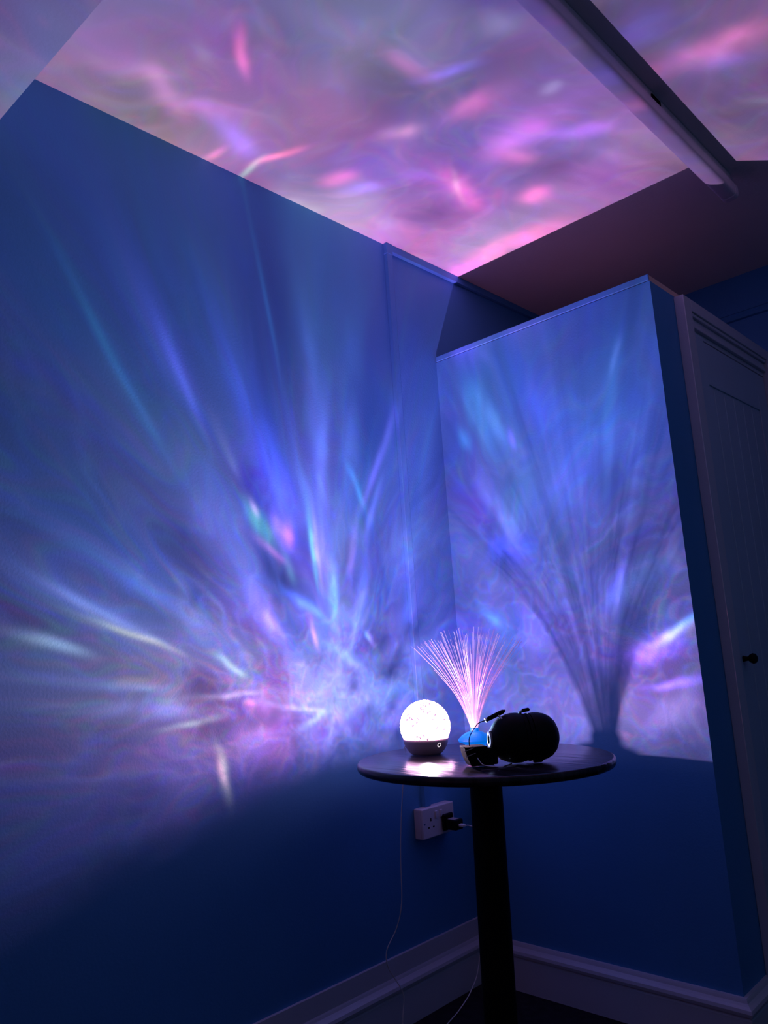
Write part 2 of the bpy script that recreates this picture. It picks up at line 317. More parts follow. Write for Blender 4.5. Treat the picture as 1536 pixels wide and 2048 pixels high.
# stained wood with long wavy grain
def wood_material():
    m = bpy.data.materials.new('black_stained_wood')
    m.use_nodes = True
    nt = m.node_tree
    N, Lk = nt.nodes, nt.links
    b = N['Principled BSDF']
    tc = N.new('ShaderNodeTexCoord')
    mp = N.new('ShaderNodeMapping')
    mp.inputs['Rotation'].default_value = (0, 0, math.radians(-58))
    mp.inputs['Scale'].default_value = (1.6, 22, 4)
    Lk.new(tc.outputs['Object'], mp.inputs['Vector'])
    n = N.new('ShaderNodeTexNoise')
    n.inputs['Scale'].default_value = 1.6
    n.inputs['Detail'].default_value = 6
    n.inputs['Distortion'].default_value = 0.7
    Lk.new(mp.outputs['Vector'], n.inputs['Vector'])
    r = N.new('ShaderNodeValToRGB')
    r.color_ramp.elements[0].position = 0.35
    r.color_ramp.elements[0].color = (0.006, 0.005, 0.008, 1)
    r.color_ramp.elements[1].position = 0.7
    r.color_ramp.elements[1].color = (0.035, 0.03, 0.042, 1)
    Lk.new(n.outputs['Fac'], r.inputs['Fac'])
    Lk.new(r.outputs['Color'], b.inputs['Base Color'])
    bp = N.new('ShaderNodeBump')
    bp.inputs['Strength'].default_value = 0.6
    bp.inputs['Distance'].default_value = 0.004
    Lk.new(n.outputs['Fac'], bp.inputs['Height'])
    Lk.new(bp.outputs['Normal'], b.inputs['Normal'])
    b.inputs['Roughness'].default_value = 0.21
    b.inputs['Specular IOR Level'].default_value = 0.27
    return m
M['wood'] = wood_material()

# ---------------------------------------------------------------- mesh helpers
def new_bm():
    return bmesh.new()

def box(bm, x0, x1, y0, y1, z0, z1):
    vs = [bm.verts.new((x, y, z)) for x in (x0, x1) for y in (y0, y1) for z in (z0, z1)]
    for f in ((0, 1, 3, 2), (4, 6, 7, 5), (0, 4, 5, 1), (2, 3, 7, 6), (0, 2, 6, 4), (1, 5, 7, 3)):
        bm.faces.new([vs[i] for i in f])
    return vs

def extrude_profile(bm, pts, a, b, place):
    """closed profile pts (u, v) swept from a to b; place(u, v, s) gives the point"""
    n = len(pts)
    A = [bm.verts.new(place(u, v, a)) for u, v in pts]
    B = [bm.verts.new(place(u, v, b)) for u, v in pts]
    for i in range(n):
        j = (i + 1) % n
        bm.faces.new((A[i], A[j], B[j], B[i]))
    bm.faces.new(list(reversed(A)))
    bm.faces.new(B)

def lathe(bm, prof, seg=64, mtx=None):
    """prof: (r, z) list from bottom to top around z"""
    rings = []
    for r, z in prof:
        if r < 1e-6:
            rings.append([bm.verts.new((0, 0, z))])
        else:
            rings.append([bm.verts.new((r * math.cos(2 * math.pi * k / seg), r * math.sin(2 * math.pi * k / seg), z))
                          for k in range(seg)])
    for a, b in zip(rings[:-1], rings[1:]):
        for k in range(seg):
            k2 = (k + 1) % seg
            if len(a) == 1 and len(b) == 1:
                continue
            if len(a) == 1:
                bm.faces.new((a[0], b[k2], b[k]))
            elif len(b) == 1:
                bm.faces.new((a[k], a[k2], b[0]))
            else:
                bm.faces.new((a[k], a[k2], b[k2], b[k]))
    vs = [v for r in rings for v in r]
    if mtx is not None:
        bmesh.ops.transform(bm, matrix=mtx, verts=vs)
    return vs

def smooth_path(pts, n=8):
    pts = [Vector(p) for p in pts]
    out = []
    P = [pts[0] * 2 - pts[1]] + pts + [pts[-1] * 2 - pts[-2]]
    for i in range(1, len(P) - 2):
        for k in range(n):
            t = k / n
            a, b, c, d = P[i - 1], P[i], P[i + 1], P[i + 2]
            out.append(0.5 * ((2 * b) + (c - a) * t + (2 * a - 5 * b + 4 * c - d) * t * t + (3 * b - a - 3 * c + d) * t ** 3))
    out.append(pts[-1])
    return out

def tube(bm, pts, r, seg=8, cap=True):
    pts = [Vector(p) for p in pts]
    rings = []
    up = Vector((0.013, 0.021, 1))
    side = None
    for i, pt in enumerate(pts):
        t = (pts[min(i + 1, len(pts) - 1)] - pts[max(i - 1, 0)]).normalized()
        if side is None:
            side = t.cross(up)
            if side.length < 0.05:
                side = t.cross(Vector((1, 0.1, 0)))
        side = (side - t * side.dot(t)).normalized()
        w = t.cross(side)
        rr = r[i] if isinstance(r, (list, tuple)) else r
        rings.append([bm.verts.new(pt + side * rr * math.cos(2 * math.pi * k / seg) + w * rr * math.sin(2 * math.pi * k / seg))
                      for k in range(seg)])
    for a, b in zip(rings[:-1], rings[1:]):
        for k in range(seg):
            bm.faces.new((a[k], a[(k + 1) % seg], b[(k + 1) % seg], b[k]))
    if cap:
        bm.faces.new(list(reversed(rings[0])))
        bm.faces.new(rings[-1])
    return rings

def obj(name, bm, m, parent=None, smooth=False, bevel=0.0, seg=2, loc=None):
    bmesh.ops.recalc_face_normals(bm, faces=bm.faces[:])
    me = bpy.data.meshes.new(name)
    bm.to_mesh(me)
    bm.free()
    if smooth:
        for p in me.polygons:
            p.use_smooth = True
    me.materials.append(m)
    o = bpy.data.objects.new(name, me)
    COL.objects.link(o)
    if parent:
        o.parent = parent
    if bevel > 0:
        md = o.modifiers.new('bevel', 'BEVEL')
        md.width = bevel
        md.segments = seg
        md.limit_method = 'ANGLE'
        md.angle_limit = math.radians(35)
    if smooth or bevel > 0:
        try:
            me.set_sharp_from_angle(angle=math.radians(38))
            for p in me.polygons:
                p.use_smooth = True
        except Exception:
            pass
    if loc is not None:
        o.location = loc
    return o

def thing(name, label, cat, loc=(0, 0, 0), rot=None, group=None):
    o = bpy.data.objects.new(name, None)
    o.empty_display_size = 0.05
    COL.objects.link(o)
    o.location = loc
    if rot is not None:
        o.rotation_euler = rot
    o['label'] = label
    o['category'] = cat
    if group:
        o['group'] = group
    return o

def struct(name, bm, m, label=None, **k):
    o = obj(name, bm, m, **k)
    o['kind'] = 'structure'
    if label:
        o['label'] = label
    return o

# ---------------------------------------------------------------- the room
H = 2.4188        # ceiling
HB = 2.0604       # top of the boxed-in cupboard
W = 0.8112        # width of the cupboard's face
YB = 1.04         # far wall
XR = 3.1          # right wall
YF = -3.3         # wall behind the camera

bm = new_bm(); box(bm, -0.1, 0, YF - 0.1, YB + 0.1, 0, H)
struct('wall_left', bm, M['blue'], 'long blue painted wall lit with rays of colour, left of the round table')
bm = new_bm(); box(bm, 0, XR, YB, YB + 0.1, 0, H)
struct('wall_back', bm, M['blue'], 'dark blue far wall seen above the white cupboard door')
bm = new_bm(); box(bm, XR, XR + 0.1, YF - 0.1, YB + 0.1, 0, H)
struct('wall_right', bm, M['pale'], 'pale wall opposite the long lit wall')
bm = new_bm(); box(bm, 0, XR, YF - 0.1, YF, 0, H)
struct('wall_front', bm, M['warm'], 'pale wall behind the viewer')
bm = new_bm(); box(bm, -0.1, XR + 0.1, YF - 0.1, YB + 0.1, -0.1, 0)
struct('floor', bm, M['carpet'], 'dark floor under the table')
bm = new_bm(); box(bm, -0.1, XR + 0.1, YF - 0.1, YB + 0.1, H, H + 0.1)
struct('ceiling', bm, M['white'], 'flat white ceiling glowing with pink and violet light')
# lowered part of the ceiling close to the viewer
bm = new_bm()
zs = 2.20
extrude_profile(bm, [(YF, zs), (-1.548, zs), (-1.548, H), (YF, H)], 0.0, XR,
                lambda u, v, s: (s, u + (0.035 * s if u > -2 else 0), v))
struct('ceiling_lowered', bm, M['white'], 'lowered ceiling strip at the upper left corner')

# boxed-in cupboard: face, side with the doorway, top
CY0, CY1 = 0.160, 0.955       # casing outer edges
DY0, DY1 = 0.215, 0.890       # doorway
DZ = 1.935
bm = new_bm()
box(bm, 0, W, 0, 0.06, 0, HB - 0.02)
struct('wall_cupboard', bm, M['blue'], 'blue boxed-out wall that stops short of the ceiling, behind the fibre lamp')
bm = new_bm()
box(bm, W - 0.06, W, 0.06, DY0, 0, HB - 0.02)
box(bm, W - 0.06, W, DY1, YB, 0, HB - 0.02)
box(bm, W - 0.06, W, DY0, DY1, DZ + 0.01, HB - 0.02)
struct('wall_cupboard_side', bm, M['blue'], 'narrow dark blue side of the cupboard beside the white door')
bm = new_bm(); box(bm, 0, W - 0.002, 0.002, YB, HB - 0.02, HB - 0.0005)
struct('ceiling_cupboard', bm, M['board'], 'flat unseen top of the boxed-in cupboard, coloured to bounce pink light')
bm = new_bm(); box(bm, 0.004, W, -0.006, 0.0, HB - 0.019, HB)
struct('trim_1', bm, M['blue'], 'thin blue lipping along the top edge of the cupboard face', bevel=0.002)

# door in the cupboard side
door = thing('door_1', 'white painted tongue and groove cupboard door in a moulded white frame', 'door', (W, 0.55, 0))
door['kind'] = 'structure'
del door['category']
def dbox(bm, x0, x1, y0, y1, z0, z1):
    box(bm, x0, x1, y0 - 0.55, y1 - 0.55, z0, z1)
bm = new_bm()
dbox(bm, 0, 0.030, CY0, DY0, 0, 2.036)
obj('door_casing', bm, M['gloss'], door, bevel=0.002)
bm = new_bm()
dbox(bm, 0, 0.030, DY1, CY1, 0, 2.036)
obj('door_casing', bm, M['gloss'], door, bevel=0.002)
bm = new_bm()
dbox(bm, 0, 0.030, DY0, DY1, 1.997, 2.036)
dbox(bm, 0, 0.025, DY0, DY1, 1.985, 1.997)
dbox(bm, 0, 0.017, DY0, DY1, 1.965, 1.985)
dbox(bm, 0, 0.021, DY0, DY1, 1.952, 1.965)
dbox(bm, 0, 0.010, DY0, DY1, 1.936, 1.952)
obj('door_head_moulding', bm, M['gloss'], door, bevel=0.002)
slab = new_bm()
g = 0.003
dbox(slab, -0.030, 0.024, DY0 + 0.0005, DY0 + 0.075, 0.01, DZ - g)
dbox(slab, -0.030, 0.010, DY1 - 0.095, DY1 - 0.006, 0.01, DZ - g)
dbox(slab, -0.030, 0.010, DY0 + 0.075, DY1 - 0.095, 1.79, DZ - g)
dbox(slab, -0.030, 0.010, DY0 + 0.075, DY1 - 0.095, 0.01, 0.20)
slabo = obj('door_slab', slab, M['door'], door, bevel=0.0015)
pb = new_bm()
y = DY0 + 0.075
yend = DY1 - 0.095
k = 6
wv = (yend - y) / k
for i in range(k):
    y0, y1 = y + i * wv, y + (i + 1) * wv
    extrude_profile(pb, [(-0.02, y0 - 0.55), (0.002, y0 - 0.55), (0.006, y0 + 0.004 - 0.55), (0.006, y1 - 0.004 - 0.55),
                         (0.002, y1 - 0.55), (-0.02, y1 - 0.55)], 0.20, 1.79, lambda u, v, s: (u, v, s))
obj('door_boards', pb, M['door'], door)
kb = new_bm()
lathe(kb, [(0, 0), (0.009, 0), (0.007, 0.006), (0.006, 0.014), (0.012, 0.020), (0.015, 0.027), (0.013, 0.034), (0.007, 0.038), (0, 0.039)], 24,
      Matrix.Translation((0.024, 0.250 - 0.55, 0.945)) @ Matrix.Rotation(math.pi / 2, 4, 'Y'))
obj('door_knob', kb, M['black'], door, smooth=True)['label'] = 'small black knob'

# skirting
def skirt_profile(t=0.020, h=0.134):
    return [(0, 0), (t, 0), (t, h - 0.046), (t - 0.002, h - 0.042), (t - 0.002, h - 0.040), (t + 0.004, h - 0.036),
            (t + 0.006, h - 0.028), (t + 0.004, h - 0.020), (t - 0.002, h - 0.015), (t - 0.007, h - 0.010),
            (t - 0.009, h - 0.004), (t - 0.011, h), (0, h)]
bm = new_bm()
box(bm, 0, 0.009, YF, 0, 0, 0.183)
pf = [(u + 0.0, v) for u, v in skirt_profile()]
extrude_profile(bm, pf, YF, 0.0, lambda u, v, s: (u, s, v))
struct('baseboard_left', bm, M['gloss'], 'tall moulded white skirting along the long blue wall')
bm = new_bm()
n_ = len(skirt_profile())
A = [bm.verts.new((0.0, -u, v)) for u, v in skirt_profile()]
B = [bm.verts.new((W + u, -u, v)) for u, v in skirt_profile()]
for i in range(n_):
    j = (i + 1) % n_
    bm.faces.new((A[i], A[j], B[j], B[i]))
bm.faces.new(A)
struct('baseboard_right', bm, M['gloss'], 'moulded white skirting below the cupboard face')
bm = new_bm()
A = [bm.verts.new((W + u, -u, v)) for u, v in skirt_profile()]
B = [bm.verts.new((W + u, CY0 - 0.001, v)) for u, v in skirt_profile()]
for i in range(n_):
    j = (i + 1) % n_
    bm.faces.new((A[i], A[j], B[j], B[i]))
bm.faces.new(B)
struct('baseboard_cupboard_side', bm, M['gloss'], 'short white skirting between the cupboard corner and the door frame')
bm = new_bm()
extrude_profile(bm, [(0, 2.235), (-0.012, 2.238), (-0.016, 2.248), (-0.012, 2.262), (0, 2.270)], 0.0, XR,
                lambda u, v, s: (s, YB + u, v))
struct('trim_2', bm, M['blue'], 'blue painted rail running across the far wall')

# ---------------------------------------------------------------- round bar table
TC = Vector((0.479, -0.536, TABLE_Z))
tilt_n = Vector((0.0114, 0.018, 1)).normalized()
TILT = Vector((0, 0, 1)).rotation_difference(tilt_n)
FOOT = TC - tilt_n * TABLE_Z
def onT(x, y, off=0.0):
    """point above the table top at x, y"""
    z = TC.z - ((x - TC.x) * tilt_n.x + (y - TC.y) * tilt_n.y) / tilt_n.z
    return Vector((x, y, z)) + tilt_n * off
table = thing('bar_table', 'round dark wooden pedestal table with a black column in the corner', 'table', FOOT)
table.rotation_mode = 'QUATERNION'
table.rotation_quaternion = TILT
RT = 0.307
bm = new_bm()
lathe(bm, [(0, TABLE_Z - 0.021), (RT - 0.010, TABLE_Z - 0.021), (RT - 0.004, TABLE_Z - 0.0195), (RT - 0.001, TABLE_Z - 0.016),
           (RT, TABLE_Z - 0.010), (RT - 0.0008, TABLE_Z - 0.004), (RT - 0.003, TABLE_Z - 0.001), (RT - 0.006, TABLE_Z), (0, TABLE_Z)], 160)
obj('tabletop', bm, M['wood'], table, smooth=True)
bm = new_bm()
lathe(bm, [(0, TABLE_Z - 0.030), (0.12, TABLE_Z - 0.030), (0.12, TABLE_Z - 0.0215), (0, TABLE_Z - 0.0215)], 48)
obj('mounting_plate', bm, M['dark_metal'], table, smooth=True)
bm = new_bm()
lathe(bm, [(0, 0.03), (0.0385, 0.03), (0.0385, TABLE_Z - 0.031), (0, TABLE_Z - 0.031)], 48)
obj('column', bm, M['dark_metal'], table, smooth=True)
bm = new_bm()
lathe(bm, [(0, 0.002), (0.20, 0.002), (0.20, 0.012), (0.18, 0.018), (0.06, 0.026), (0.05, 0.04), (0, 0.04)], 64)
obj('foot_plate', bm, M['dark_metal'], table, smooth=True)

# ---------------------------------------------------------------- globe projector lamp
lp = onT(0.3115, -0.5547)
lamp = thing('projector_lamp', 'glowing white globe night light with a brown half-bowl base on the round table', 'lamp', lp)
lamp.rotation_mode = 'QUATERNION'
lamp.rotation_quaternion = TILT
RS = 0.0635
ZC = 0.0695
bm = new_bm()
prof = [(0, 0.0006), (0.036, 0.0006), (0.0385, 0.002)]
for i in range(1, 12):
    a = i / 11.0
    z = 0.002 + a * 0.036
    prof.append((0.0385 + (0.0575 - 0.0385) * math.sin(a * math.pi / 2) ** 0.85, z))
prof += [(0.0570, 0.0388), (0.0540, 0.0388), (0.0525, 0.036), (0, 0.034)]
lathe(bm, prof, 96)
obj('base', bm, M['lamp_base'], lamp, smooth=True)

def dome_mesh():
    bm = new_bm()
    bmesh.ops.create_icosphere(bm, subdivisions=7, radius=1.0)
    # golden spiral of small lens bumps
    n = 460
    pts = []
    ga = math.pi * (3 - math.sqrt(5))
    from mathutils.kdtree import KDTree
    kd = KDTree(n)
    for i in range(n):
        z = 1 - 2 * (i + 0.5) / n
        r = math.sqrt(1 - z * z)
        kd.insert((r * math.cos(ga * i), r * math.sin(ga * i), z), i)
    kd.balance()
    zcut = (0.0395 - ZC) / RS
    kill = []
    for v in bm.verts:
        d = v.co.normalized()
        if d.z < zcut - 0.02:
            kill.append(v)
            continue
        q, i, dist = kd.find(d)
        s = 0.088
        h = max(0.0, 1 - (dist / s) ** 2)
        v.co = d * (RS - 0.0018 + 0.0030 * h)
        v.co.z += ZC
    bmesh.ops.delete(bm, geom=kill, context='VERTS')
    return bm

def dome_material():
    m = bpy.data.materials.new('lit_clear_globe')
    m.use_nodes = True
    nt = m.node_tree
    N, Lk = nt.nodes, nt.links
    N.remove(N['Principled BSDF'])
    out = N['Material Output']
    tr = N.new('ShaderNodeBsdfTransparent')
    tr.inputs[0].default_value = (1, 1, 1, 1)
    em = N.new('ShaderNodeEmission')
    tc = N.new('ShaderNodeTexCoord')
    vo = N.new('ShaderNodeTexVoronoi')
    vo.inputs['Scale'].default_value = 150
    Lk.new(tc.outputs['Object'], vo.inputs['Vector'])
    no = N.new('ShaderNodeTexNoise')
    no.inputs['Scale'].default_value = 45
    Lk.new(tc.outputs['Object'], no.inputs['Vector'])
    mu = N.new('ShaderNodeMath'); mu.operation = 'MULTIPLY'
    Lk.new(vo.outputs['Distance'], mu.inputs[0]); Lk.new(no.outputs['Fac'], mu.inputs[1])
    mr = N.new('ShaderNodeMapRange')
    mr.inputs['From Min'].default_value = 0.36
    mr.inputs['From Max'].default_value = 0.47
    mr.inputs['To Min'].default_value = GLOW
    mr.inputs['To Max'].default_value = 0.25
    Lk.new(mu.outputs[0], mr.inputs['Value'])
    m2 = N.new('ShaderNodeMapRange')
    m2.inputs['From Min'].default_value = 0.36
    m2.inputs['From Max'].default_value = 0.47
    m2.inputs['To Min'].default_value = 1.0
    m2.inputs['To Max'].default_value = 0.12
    Lk.new(mu.outputs[0], m2.inputs['Value'])
    Lk.new(m2.outputs[0], tr.inputs[0])
    Lk.new(mr.outputs[0], em.inputs['Strength'])
    em.inputs['Color'].default_value = (1.0, 0.50, 0.84, 1)
    add = N.new('ShaderNodeAddShader')
    Lk.new(tr.outputs[0], add.inputs[0]); Lk.new(em.outputs[0], add.inputs[1])
    Lk.new(add.outputs[0], out.inputs['Surface'])
    return m
M['dome'] = dome_material()
obj('dome', dome_mesh(), M['dome'], lamp, smooth=True)

# round touch button on the side of the base
bdir = Vector((0.92, -0.30, 0)).normalized()
bdir = Vector((math.cos(math.radians(-12)), math.sin(math.radians(-12)), 0))
nrm = (bdir + Vector((0, 0, -0.30))).normalized()
q = nrm.to_track_quat('Z', 'Y').to_matrix().to_4x4()
bm = new_bm()
prof = []
for i in range(17):
    a = 2 * math.pi * i / 16
    prof.append((0.0046 + 0.0017 * math.cos(a), 0.0010 * math.sin(a)))
lathe(bm, prof, 32, Matrix.Translation(bdir * 0.0545 + Vector((0, 0, 0.0265))) @ q)
ringo = obj('power_button', bm, M['ring'], lamp, smooth=True)
ringo['label'] = 'small white ring button'
bm = new_bm()
lathe(bm, [(0, 0), (0.0030, 0), (0.0028, 0.0006), (0, 0.0008)], 24, Matrix.Translation(bdir * 0.0548 + Vector((0, 0, 0.0265))) @ q)
obj('button_centre', bm, M['hole'], ringo, smooth=True)

# the lamp's light: one small source in the globe throwing a coloured pattern in all directions
ld = bpy.data.lights.new('projector_light', 'POINT')
ld.energy = LAMP_POWER
ld.shadow_soft_size = 0.004
ld.color = (1, 1, 1)
ld.use_nodes = True
lo = bpy.data.objects.new('projector_light', ld)
COL.objects.link(lo)
lo.location = LIGHT_POS

#PATTERN_BEGIN
def aurora(D):
    """colour the lamp sends along each direction D (n, 3)"""
    n = len(D)
    rs = np.random.RandomState(7)
    LAT = rs.rand(32, 32, 32, 4).astype(np.float32)

    def vnoise(P):                       # smooth lattice noise, four channels
        Pi = np.floor(P).astype(np.int32)
        F = (P - Pi).astype(np.float32)
        F = F * F * F * (F * (F * 6 - 15) + 10)
        out = 0
        for a in (0, 1):
            wx = F[:, 0] if a else 1 - F[:, 0]
            for b in (0, 1):
                wy = F[:, 1] if b else 1 - F[:, 1]
                for c in (0, 1):
                    wz = F[:, 2] if c else 1 - F[:, 2]
                    out = out + LAT[(Pi[:, 0] + a) & 31, (Pi[:, 1] + b) & 31, (Pi[:, 2] + c) & 31] * (wx * wy * wz)[:, None]
        return out

    def fbm(P, octv=3, gain=0.5):
        s, amp, tot = 0, 1.0, 0.0
        for o in range(octv):
            s = s + vnoise(P * (2.03 ** o) + 5.3 * o) * amp
            tot += amp
            amp *= gain
        return s / tot

    # smooth base colour, read between the sample directions
    B = np.array(BASE, dtype=np.float32)
    bd = B[:, :3] / np.linalg.norm(B[:, :3], axis=1)[:, None]
    lc = np.log(B[:, 3:])
    num = np.zeros((n, 3), np.float32)
    den = np.full(n, 1e-12, np.float32)
    for k in range(len(B)):
        w = np.exp((D @ bd[k] - 1.0) * 85.0) + 1e-3 * np.exp((D @ bd[k] - 1.0) * 8.0)
        num += w[:, None] * lc[k]
        den += w
    base = np.exp(num / den[:, None])

    up = np.clip((D[:, 2] - 0.55) / 0.35, 0, 1)[:, None]
    warp = fbm(D * 4.0 + 9.1, 3)[:, :3] - 0.5
    warp2 = fbm(D * 11.0 + 2.7, 2)[:, :3] - 0.5
    Dw = D + warp * 0.16 + warp2 * 0.03
    # broad clouds, each colour a little apart
    cl = fbm(Dw * 5.2 + 3.0, 3)
    mono = cl[:, 3:4] - 0.5
    tint = cl[:, :3] - 0.5
    detail = 1.0 + (0.85 + 0.15 * up) * mono + (0.60 + 0.35 * up) * tint
    # curved caustic lines with coloured fringes
    rid = np.zeros((n, 3), np.float32)
    for ch, off in enumerate((-0.010, 0.0, 0.010)):
        V = D + warp * 0.30 + warp2 * 0.05 + off
        a = fbm(V * 6.5 + 21.0, 2)[:, 0]
        r = np.clip(1 - np.abs(a - 0.5) * 11.0, 0, 1) ** 2
        b = fbm(V * 13.0 + 40.0, 2)[:, 1]
        r2 = np.clip(1 - np.abs(b - 0.5) * 12.0, 0, 1) ** 2
        c = fbm(V * 26.0 + 60.0, 1)[:, 2]
        r3 = np.clip(1 - np.abs(c - 0.5) * 9.0, 0, 1) ** 2.5
        rid[:, ch] = 0.32 * r + 0.36 * r2 + 0.34 * r3
    detail = detail + rid * (0.9 - 0.45 * up) - 0.27 + 0.14 * up
    col = base * np.clip(detail, 0.25, 3.0)
    lum = base @ np.array([0.3, 0.4, 0.3], np.float32)
    # the single rays of colour
    fine_all = np.clip(0.15 + 2.2 * (fbm(D * 19.0 + warp * 3.0 + 80.0, 2)[:, 0] - 0.12), 0.2, 1.7)
    Ds = D + warp * 0.035 + warp2 * 0.02
    for cdir, tdir, hl, hw, c in STREAKS:
        z = np.array(cdir, np.float32)
        z /= np.linalg.norm(z)
        x = np.array(tdir, np.float32)
        x -= z * (x @ z)
        x /= np.linalg.norm(x)
        y = np.cross(z, x)
        ext = 3.0 * max(hl, hw)
        idx = np.nonzero(D @ z > math.cos(min(1.4, ext)))[0]
        if len(idx) == 0:
            continue
        S = Ds[idx]
        u, v = (S @ x) / hl, (S @ y) / hw
        g = np.exp(-(np.abs(u) ** 2.2 + v * v) * 2.2) * (0.35 + 0.65 * fine_all[idx])
        col[idx] += (g[:, None] * (0.30 * base[idx] * 2.2 + 0.30 * lum[idx][:, None])) * (0.78 * np.array(c, np.float32) + 0.22 * float(np.mean(c)))
    # low-angle fade put into the pattern, softening the shade below table height
    t = np.clip((D[:, 2] + 0.41) / 0.36, 0, 1)
    return np.maximum(col, 0) * (t * t * (3 - 2 * t))[:, None]
#PATTERN_END

def pattern_image(w=2048, h=1024):
    u = (np.arange(w) + 0.5) / w
    v = (np.arange(h) + 0.5) / h
    phi = -(u - 0.5) * 2 * math.pi
    th = (v - 0.5) * math.pi
    rows = np.nonzero(np.sin(th) > -0.62)[0]
    data = np.zeros((h, w, 4), np.float32)
    data[:, :, 3] = 1
    for part in np.array_split(rows, 16):
        ct, st = np.cos(th[part])[:, None], np.sin(th[part])[:, None]
        D = np.stack([ct * np.cos(phi)[None], ct * np.sin(phi)[None], st * np.ones(w)[None]], -1).reshape(-1, 3).astype(np.float32)
        data[part, :, :3] = aurora(D).reshape(len(part), w, 3)
    img = bpy.data.images.new('lamp_pattern', w, h, alpha=False, float_buffer=True)
    img.colorspace_settings.name = 'Non-Color'
    img.pixels.foreach_set(data.ravel())
    img.update()
    img.pack()
    return img

def build_pattern(nt):
    N, Lk = nt.nodes, nt.links
    for nd in list(N):
        N.remove(nd)
    out = N.new('ShaderNodeOutputLight')
    em = N.new('ShaderNodeEmission')
    Lk.new(em.outputs[0], out.inputs[0])
    geo = N.new('ShaderNodeNewGeometry')
    tx = N.new('ShaderNodeTexEnvironment')
    tx.image = pattern_image()
    Lk.new(geo.outputs['Incoming'], tx.inputs['Vector'])
    Lk.new(tx.outputs['Color'], em.inputs['Color'])
    em.inputs['Strength'].default_value = 1.0
build_pattern(ld.node_tree)

# ---------------------------------------------------------------- fibre optic lamp
fp = onT(0.3590, -0.4120)
fib = thing('fibre_optic_lamp', 'fibre optic lamp with fine glowing strands fanning from a small blue base', 'lamp', fp)
fib.rotation_mode = 'QUATERNION'
fib.rotation_quaternion = TILT
bm = new_bm()
lathe(bm, [(0, 0.0006), (0.030, 0.0006), (0.032, 0.003), (0.026, 0.009), (0.030, 0.013), (0.043, 0.018), (0.0450, 0.0215), (0.0435, 0.025),
           (0.034, 0.034), (0.022, 0.041), (0.013, 0.044), (0, 0.045)], 64)
obj('base', bm, M['blue_plastic'], fib, smooth=True)['label'] = 'glowing blue plastic base'
bm = new_bm()
lathe(bm, [(0, 0.044), (0.0115, 0.044), (0.0115, 0.051), (0.0095, 0.053), (0, 0.053)], 32)
obj('collar', bm, M['blue_plastic'], fib, smooth=True)

def fibre_material():
    m = bpy.data.materials.new('glowing_optical_fibre')
    m.use_nodes = True
    nt = m.node_tree
    b = nt.nodes['Principled BSDF']
    b.inputs['Base Color'].default_value = (0.10, 0.09, 0.14, 1)
    b.inputs['Roughness'].default_value = 0.3
    at = nt.nodes.new('ShaderNodeAttribute')
    at.attribute_name = 'glow'
    nt.links.new(at.outputs['Color'], b.inputs['Emission Color'])
    b.inputs['Emission Strength'].default_value = 1.6
    tr = nt.nodes.new('ShaderNodeBsdfTransparent')
    mx = nt.nodes.new('ShaderNodeMixShader')
    mx.inputs[0].default_value = 0.30
    nt.links.new(tr.outputs[0], mx.inputs[1])
    nt.links.new(b.outputs[0], mx.inputs[2])
    nt.links.new(mx.outputs[0], nt.nodes['Material Output'].inputs['Surface'])
    return m
M['fibre'] = fibre_material()
rnd = random.Random(11)
cam_right = Vector((0.72, 0.693, 0))

def fibre(bm, glow, r=0.00036):
    # glow: list collecting (vertex index, colour)
    th = math.radians(39.5) * math.sqrt(rnd.uniform(0.02, 1.0))
    if rnd.random() < 0.18:
        th = math.radians(rnd.uniform(29, 42))
    ph = rnd.uniform(0, 2 * math.pi)
    Lh = 0.267 + rnd.uniform(-0.008, 0.006)
    if rnd.random() < 0.16:
        Lh *= rnd.uniform(0.62, 0.95)
    u = Vector((math.cos(ph), math.sin(ph), 0))
    r0 = 0.0085 * th / math.radians(39)
    pts = []
    n = 9
    pos = u * r0 + Vector((0, 0, 0.050))
    for k in range(n + 1):
        t = k / n
        pts.append(pos.copy())
        a = th * (0.45 + 0.62 * min(1, t * 1.6)) + 0.10 * t * t * th
        pos = pos + (u * math.sin(a) + Vector((0, 0, math.cos(a)))) * (Lh / n)
    rings = tube(bm, pts, r, 5)
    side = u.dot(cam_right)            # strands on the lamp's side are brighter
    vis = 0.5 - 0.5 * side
    tip = rnd.choice([0.0, 0.5, 1.2]) * vis
    kind = rnd.random()
    for k, ring in enumerate(rings):
        t = k / n
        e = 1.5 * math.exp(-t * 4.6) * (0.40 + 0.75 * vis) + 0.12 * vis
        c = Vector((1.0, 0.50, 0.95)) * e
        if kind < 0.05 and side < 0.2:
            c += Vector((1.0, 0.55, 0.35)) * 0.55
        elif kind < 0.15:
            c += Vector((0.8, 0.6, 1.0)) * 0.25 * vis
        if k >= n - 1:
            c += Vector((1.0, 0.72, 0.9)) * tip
        for v in ring:
            glow.append((v, c))

def finish_fibre(name, bm, glow):
    bm.verts.index_update()
    cols = {v.index: c.copy() for v, c in glow}
    o = obj(name, bm, M['fibre'], fib, smooth=True)
    at = o.data.attributes.new('glow', 'FLOAT_COLOR', 'POINT')
    for i in range(len(o.data.vertices)):
        c = cols.get(i, Vector((0, 0, 0)))
        at.data[i].color = (c.x, c.y, c.z, 1)
    return o
for i in range(100):
    bm = new_bm(); gl = []
    fibre(bm, gl)
    finish_fibre('optical_fibre', bm, gl)
bm = new_bm(); gl = []
for i in range(64):
    fibre(bm, gl, 0.0003)
finish_fibre('optical_fibre_spray', bm, gl)['kind'] = 'stuff'

